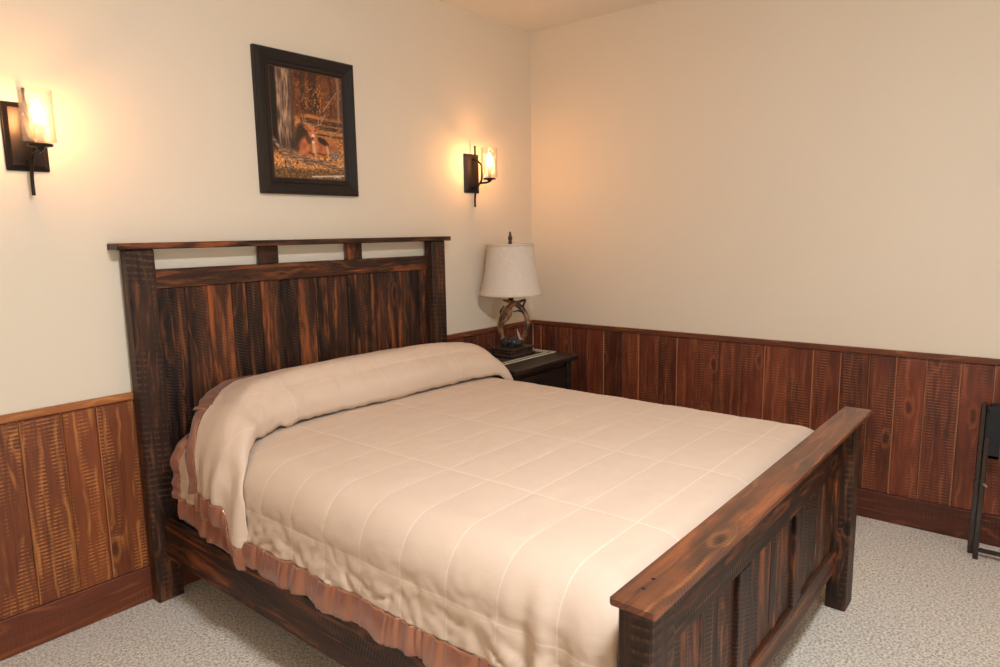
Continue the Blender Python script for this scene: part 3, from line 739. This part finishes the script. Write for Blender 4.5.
# ------------------------------------------------------------ wall lights
def sconce(x, label):
    s = thing('wall_sconce', label, 'wall light', (x, 0, 1.79), 0, 'matching wall sconces')
    p = MB(); p.board((-0.064, -0.010, -0.112), (0.064, 0, 0.113), 2, 0.003)
    # raised inner face with sloped border
    vs = [(-0.060, -0.010, -0.108), (0.060, -0.010, -0.108), (0.060, -0.010, 0.109), (-0.060, -0.010, 0.109), (-0.046, -0.019, -0.094), (0.046, -0.019, -0.094), (0.046, -0.019, 0.095), (-0.046, -0.019, 0.095)]
    p.raw(vs, [(4, 5, 6, 7), (0, 1, 5, 4), (1, 2, 6, 5), (2, 3, 7, 6), (3, 0, 4, 7)], False)
    p.build('backplate', M['bronze'], s)
    a = MB()
    a.tube(smooth_path([(0, -0.036, 0.157), (0, -0.037, 0.12), (0, -0.039, 0.085), (0, -0.052, 0.072), (0, -0.080, 0.050), (0, -0.086, 0.030), (0, -0.086, -0.025), (0, -0.080, -0.048), (0, -0.060, -0.070), (0, -0.040, -0.100), (0, -0.031, -0.135), (0, -0.029, -0.170), (0, -0.030, -0.194)], 4), 0.0058, 10, flat=1.0)
    a.tube(smooth_path([(0, -0.070, -0.060), (0, -0.095, -0.058), (0, -0.120, -0.058), (0, -0.145, -0.052)], 4), 0.006, 10)
    a.tube([(0, -0.015, 0.08), (0, -0.04, 0.08)], 0.008, 10); a.tube([(0, -0.015, -0.085), (0, -0.05, -0.085)], 0.008, 10)
    a.build('arm', M['bronze'], s)
    MB().lathe([(0.008, -0.064), (0.012, -0.056), (0.014, -0.052), (0.036, -0.050), (0.037, -0.043), (0.034, -0.042), (0.001, -0.042)], 28, (0, -0.145, 0.008)).build('glass_holder', M['bronze'], s)
    MB().lathe([(0.011, -0.042), (0.011, 0.022), (0.009, 0.026), (0.001, 0.026)], 20, (0, -0.145, 0.008)).build('candle_sleeve', M['sleeve'], s)
    MB().lathe([(0.048, -0.038), (0.048, 0.128), (0.045, 0.128), (0.045, -0.035), (0.001, -0.035), (0.001, -0.038)], 40, (0, -0.145, 0.009)).build('glass_shade', M['glass'], s)
    MB().lathe([(0.006, 0.026), (0.012, 0.036), (0.0165, 0.050), (0.0155, 0.064), (0.009, 0.082), (0.003, 0.095), (0.001, 0.098)], 20, (0, -0.145, 0.008)).build('bulb', M['bulb'], s)
    return s
sc = sconce(-2.862, 'bronze wall sconce with lit seeded glass cylinder, left of the deer picture')
def dup(root, loc, label):
    r = root.copy(); C.objects.link(r); r.location = loc; r['label'] = label
    for ch in list(root.children):
        c = ch.copy(); C.objects.link(c); c.parent = r
    return r
dup(sc, (-0.595, 0, 1.79), 'bronze wall sconce with lit seeded glass cylinder, right of picture above the table lamp')

# ------------------------------------------------------------ framed deer photograph
px0, px1, pz0, pz1 = -1.989, -1.458, 1.633, 2.256
pf = thing('framed_picture', 'dark framed photograph of a resting deer in woods on the wall above the headboard', 'picture', ((px0+px1)/2, 0, (pz0+pz1)/2))
W2, H2 = (px1-px0)/2, (pz1-pz0)/2
prof = [(0.0, 0.0), (0.0, -0.022), (0.006, -0.030), (0.018, -0.032), (0.048, -0.022), (0.052, -0.026), (0.066, -0.022), (0.070, -0.016), (0.070, 0.0)]
vs = []; fs = []
for (i, d) in prof:
    for (sx, sz) in ((-1, -1), (1, -1), (1, 1), (-1, 1)): vs.append((sx*(W2-i), d, sz*(H2-i)))
n = len(prof)
for i in range(n):
    j = (i+1) % n
    for k in range(4):
        k2 = (k+1) % 4; fs.append((i*4+k, i*4+k2, j*4+k2, j*4+k))
MB().raw(vs, fs, False).build('frame', M['frame'], pf)
vs = []; fs = []
for (i, d) in ((0.0705, -0.014), (0.0705, -0.016), (0.074, -0.0145), (0.074, -0.010)):
    for (sx, sz) in ((-1, -1), (1, -1), (1, 1), (-1, 1)): vs.append((sx*(W2-i), d, sz*(H2-i)))
for i in range(4):
    j = (i+1) % 4
    for k in range(4):
        k2 = (k+1) % 4; fs.append((i*4+k, i*4+k2, j*4+k2, j*4+k))
MB().raw(vs, fs, False).build('fillet', M['fillet'], pf)
def mixc(a, b, t): t = max(0, min(1, t)); return tuple(a[i]+(b[i]-a[i])*t for i in range(3))
def ell(x, y, cx, cy, rx, ry, rot=0.0, soft=0.25):
    dx, dy = x-cx, y-cy; c, s = math.cos(rot), math.sin(rot); a = (dx*c+dy*s)/rx; b = (-dx*s+dy*c)/ry
    return 1-sstep(1-soft, 1+soft, math.hypot(a, b))
def seg(x, y, ax, ay, bx, by, w0, w1=None):
    w1 = w0 if w1 is None else w1; vx, vy = bx-ax, by-ay; t = max(0, min(1, ((x-ax)*vx+(y-ay)*vy)/(vx*vx+vy*vy)))
    d = math.hypot(x-ax-vx*t, y-ay-vy*t); w_ = w0+(w1-w0)*t; return 1-sstep(w_*0.6, w_*1.3, d)
def paint(u, v):          # u right, v up, 0..1
    x, y = u, v*1.31; N = lambda a, b, s=0: nz(x*a, y*b, s)
    c = mixc((62, 32, 20), (112, 62, 34), 0.5+0.9*N(18, 10, 1))
    c = mixc(c, (168, 98, 48), (N(40, 44, 2)-0.15)*2.4*sstep(0.5, 0.75, v))
    for (tx, w_, col) in ((0.44, 0.035, (44, 26, 20)), (0.58, 0.06, (34, 22, 18)), (0.74, 0.03, (96, 56, 36)), (0.84, 0.02, (58, 32, 22)), (0.955, 0.022, (150, 118, 92))):
        m_ = (1-sstep(w_*0.7, w_*1.1, abs(x-tx+0.01*N(2, 4, 5))))*sstep(0.52, 0.6, v); c = mixc(c, mixc(col, (120, 70, 40), 0.3*(N(60, 8, 6)+0.5)), m_*0.85)
    c = mixc(c, (205, 132, 60), sstep(0.0, 0.5, N(50, 50, 3)+0.5*N(14, 14, 31))*(1-sstep(0.2,1.6,math.hypot((u-.62)/.25,(v-.74)/.18)))*0.9)
    c = mixc(c, (180, 140, 104), seg(x, y, 0.72, 0.86, 0.93, 1.12, 0.006)*0.8)
    # far ground, second deer
    far = sstep(0.62, 0.56, v)*sstep(0.2, 0.3, u); c = mixc(c, mixc((132, 76, 38), (206, 138, 74), 0.5+N(30, 50, 8)), far)
    c = mixc(c, (196, 112, 58), ell(u, v, .53, .565, .17, .05)*0.9); c = mixc(c, (120, 64, 34), ell(u, v, .40, .60, .05, .045)*0.8)
    for (a, b, cx, cy, r0_, r1_) in ((.42, .62, 1.1, .555, .035, .03), (.55, .50, 1.1, .50, .03, .022), (.6, .455, 1.1, .43, .012, .012)):
        c = mixc(c, mixc((34, 22, 18), (130, 88, 58), 0.35+N(12, 70, 9)), seg(x, y, a, b*1.31-0.09 if False else cy*1.31, cx, cy*1.31-0.02, r0_, r1_)*0.9)
    c = mixc(c, (150, 120, 96), seg(x, y, .80, .545, .98, .66, .010)*0.8)
    # leaf litter
    gr = sstep(0.34, 0.27, v); c = mixc(c, mixc((150, 82, 36), (232, 170, 98), 0.5+1.2*N(42, 48, 11)), gr)
    c = mixc(c, (50, 30, 22), sstep(0.18, 0.42, N(30, 30, 14))*gr*0.8)
    # big trunk on the left
    tr = sstep(0.05, 0.09, x)*(1-sstep(0.29, 0.325, x-0.05*sstep(0.42, 0.26, v)))*sstep(0.22, 0.29, v+0.03*N(14, 2, 12))
    bark = mixc((74, 50, 38), (188, 150, 118), 0.45+0.85*N(46, 6, 13)+0.25*N(90, 20, 15)); bark = mixc(bark, (58, 36, 28), sstep(.22, .30, x)*0.75)
    bark = mixc(bark, (40, 28, 22), sstep(0.45, 0.30, v)*0.4)
    c = mixc(c, bark, tr); c = mixc(c, (26, 18, 16), (1-sstep(0.06, 0.09, x))*sstep(.2, .3, v))
    # shade behind the deer
    c = mixc(c, (34, 20, 16), ell(u, v, .40, .40, .09, .12)*0.85)
    # deer body
    body = mixc((128, 60, 30), (206, 122, 72), 0.55+0.5*N(16, 16, 16))
    c = mixc(c, body, ell(u, v, .49, .31, .14, .10, .25)); c = mixc(c, body, ell(u, v, .66, .30, .12, .085, -.1)); c = mixc(c, body, ell(u, v, .82, .305, .13, .065, -.45))
    c = mixc(c, (34, 22, 18), ell(u, v, .70, .365, .085, .030, -.35)*0.9); c = mixc(c, (222, 176, 130), ell(u, v, .56, .29, .025, .075, .1)*0.7); c = mixc(c, (226, 184, 142), ell(u, v, .76, .29, .018, .05, .25)*0.6)
    c = mixc(c, mixc((52, 28, 20), (120, 60, 34), .3), ell(u, v, .49, .40, .045, .07, .15)*0.8)
    c = mixc(c, (196, 112, 68), ell(u, v, .545, .45, .058, .062)); c = mixc(c, (150, 84, 52), ell(u, v, .47, .475, .05, .016, -.35)+ell(u, v, .62, .48, .045, .016, .4))
    c = mixc(c, (222, 196, 176), ell(u, v, .555, .408, .020, .020)); c = mixc(c, (20, 14, 14), ell(u, v, .552, .392, .013, .010))
    c = mixc(c, (24, 16, 14), ell(u, v, .52, .455, .009, .008)+ell(u, v, .585, .458, .009, .008)); c = mixc(c, (226, 204, 184), ell(u, v, .555, .352, .022, .012)*0.9); c = mixc(c, (60, 32, 22), seg(u, v, .49, .25, .56, .235, .012)*0.6+seg(u, v, .62, .25, .72, .235, .012)*0.6)
    for s in (((.525, .50), (.43, .53)), ((.43, .53), (.41, .60)), ((.46, .525), (.45, .58)), ((.57, .50), (.68, .53)), ((.68, .53), (.70, .61)), ((.64, .52), (.645, .585)), ((.70, .57), (.74, .62))):
        c = mixc(c, (176, 132, 98), seg(u, v, *s[0], *s[1], .006)*0.85)
    c = mixc(c, mixc((70, 58, 50), (170, 150, 130), .5+N(60, 60, 18)), ell(u, v, .87, .245, .09, .04, .2)*0.85)
    # fallen logs in front
    for (a, b, e, f, w_) in ((.0, .36, .30, .02, .022), (.10, .24, 1.0, .10, .026), (.16, .225, .5, .14, .03), (.3, .19, 1.02, .17, .010)):
        c = mixc(c, mixc((60, 38, 30), (190, 150, 120), .45+N(10, 80, 20)), seg(x, y, a, b*1.31, e, f*1.31, w_)*0.85)
    c = mixc(c, mixc((36, 34, 24), (140, 92, 48), .45+N(36, 36, 22)), sstep(.12, .06, v)*0.8); c = mixc(c, (214, 200, 184), seg(u, v, .52, .02, .99, .045, .008)*0.8)
    c = mixc(c, (240, 236, 230), (seg(u, v, .84, .022, .90, .034, .003)+seg(u, v, .88, .030, .95, .02, .003))*0.9)
    return [srgb(255*(max(0, q)/255)**1.0*1.08, 0, 0)[0] for q in c]
GU, GV = 150, 200; pw, ph = W2-0.074, H2-0.074
vs = [((i/GU*2-1)*pw, -0.0125, (j/GV*2-1)*ph) for j in range(GV+1) for i in range(GU+1)]
fs = [(j*(GU+1)+i, j*(GU+1)+i+1, (j+1)*(GU+1)+i+1, (j+1)*(GU+1)+i) for j in range(GV) for i in range(GU)]
K = len(vs); vs += [(-pw, -0.008, -ph), (pw, -0.008, -ph), (pw, -0.008, ph), (-pw, -0.008, ph)]; fs.append((K+3, K+2, K+1, K))
me = bpy.data.meshes.new('photo_print'); me.from_pydata(vs, [], fs)
ca = me.attributes.new('paint', 'FLOAT_COLOR', 'POINT'); buf = []
for j in range(GV+1):
    for i in range(GU+1):
        if i == GU or j == GV: pass
        q = paint(i/GU, j/GV); buf += [q[0], q[1], q[2], 1]
buf += [0.05, 0.04, 0.03, 1]*4
ca.data.foreach_set('color', buf)
pp = finish('photo_print', me, M['print'], pf); pp['label'] = 'colour photograph of a resting buck by a tree trunk'

# ------------------------------------------------------------ folded luggage rack at the right wall
lr = thing('luggage_rack', 'folded dark walnut luggage rack with black straps leaning on the right wall', 'luggage rack', (0, 0, 0))
def leg(xb, zb, xt, zt, y0, y1, name):
    mb = MB(); tk = 0.017
    def tp(p):
        f = (p.z-zb)/(zt-zb); return Vector((p.x+lerp(xb, xt, f), p.y, p.z))
    mb.board((-tk, y0, zb), (tk, y1, zt), 2, 0.003, taper=tp); return mb.build(name, M['walnut'], lr)
leg(-0.150, 0.001, -0.062, 0.665, -2.545, -2.524, 'leg'); leg(-0.205, 0.001, -0.112, 0.668, -2.568, -2.548, 'leg')
leg(-0.150, 0.001, -0.062, 0.665, -3.066, -3.045, 'leg'); leg(-0.205, 0.001, -0.112, 0.668, -3.042, -3.022, 'leg')
MB().tube([(-0.068, -2.545, 0.648), (-0.068, -3.045, 0.648)], 0.012, 12).build('top_bar', M['walnut'], lr)
MB().tube([(-0.122, -2.568, 0.622), (-0.122, -3.022, 0.622)], 0.012, 12).build('top_bar', M['walnut'], lr)
MB().board((-0.205, -3.022, 0.03), (-0.190, -2.568, 0.048), 1, 0.003).build('stretcher', M['walnut'], lr)
MB().tube([(-0.09, -2.524, 0.33), (-0.20, -2.575, 0.33)], 0.005, 10).build('hinge_pin', plain('steel pin', srgb(180, 178, 174), 0.3, 0.9), lr)
for y0 in (-2.605, -2.79, -2.96):
    b = MB(); b.board((-0.148, y0, 0.44), (-0.138, y0+0.055, 0.637), 2, 0.002).board((-0.148, y0, 0.630), (-0.05, y0+0.055, 0.668), 0, 0.008).board((-0.148, y0, 0.44), (-0.10, y0+0.055, 0.455), 0, 0.002)
    b.build('strap', M['black_strap'], lr)
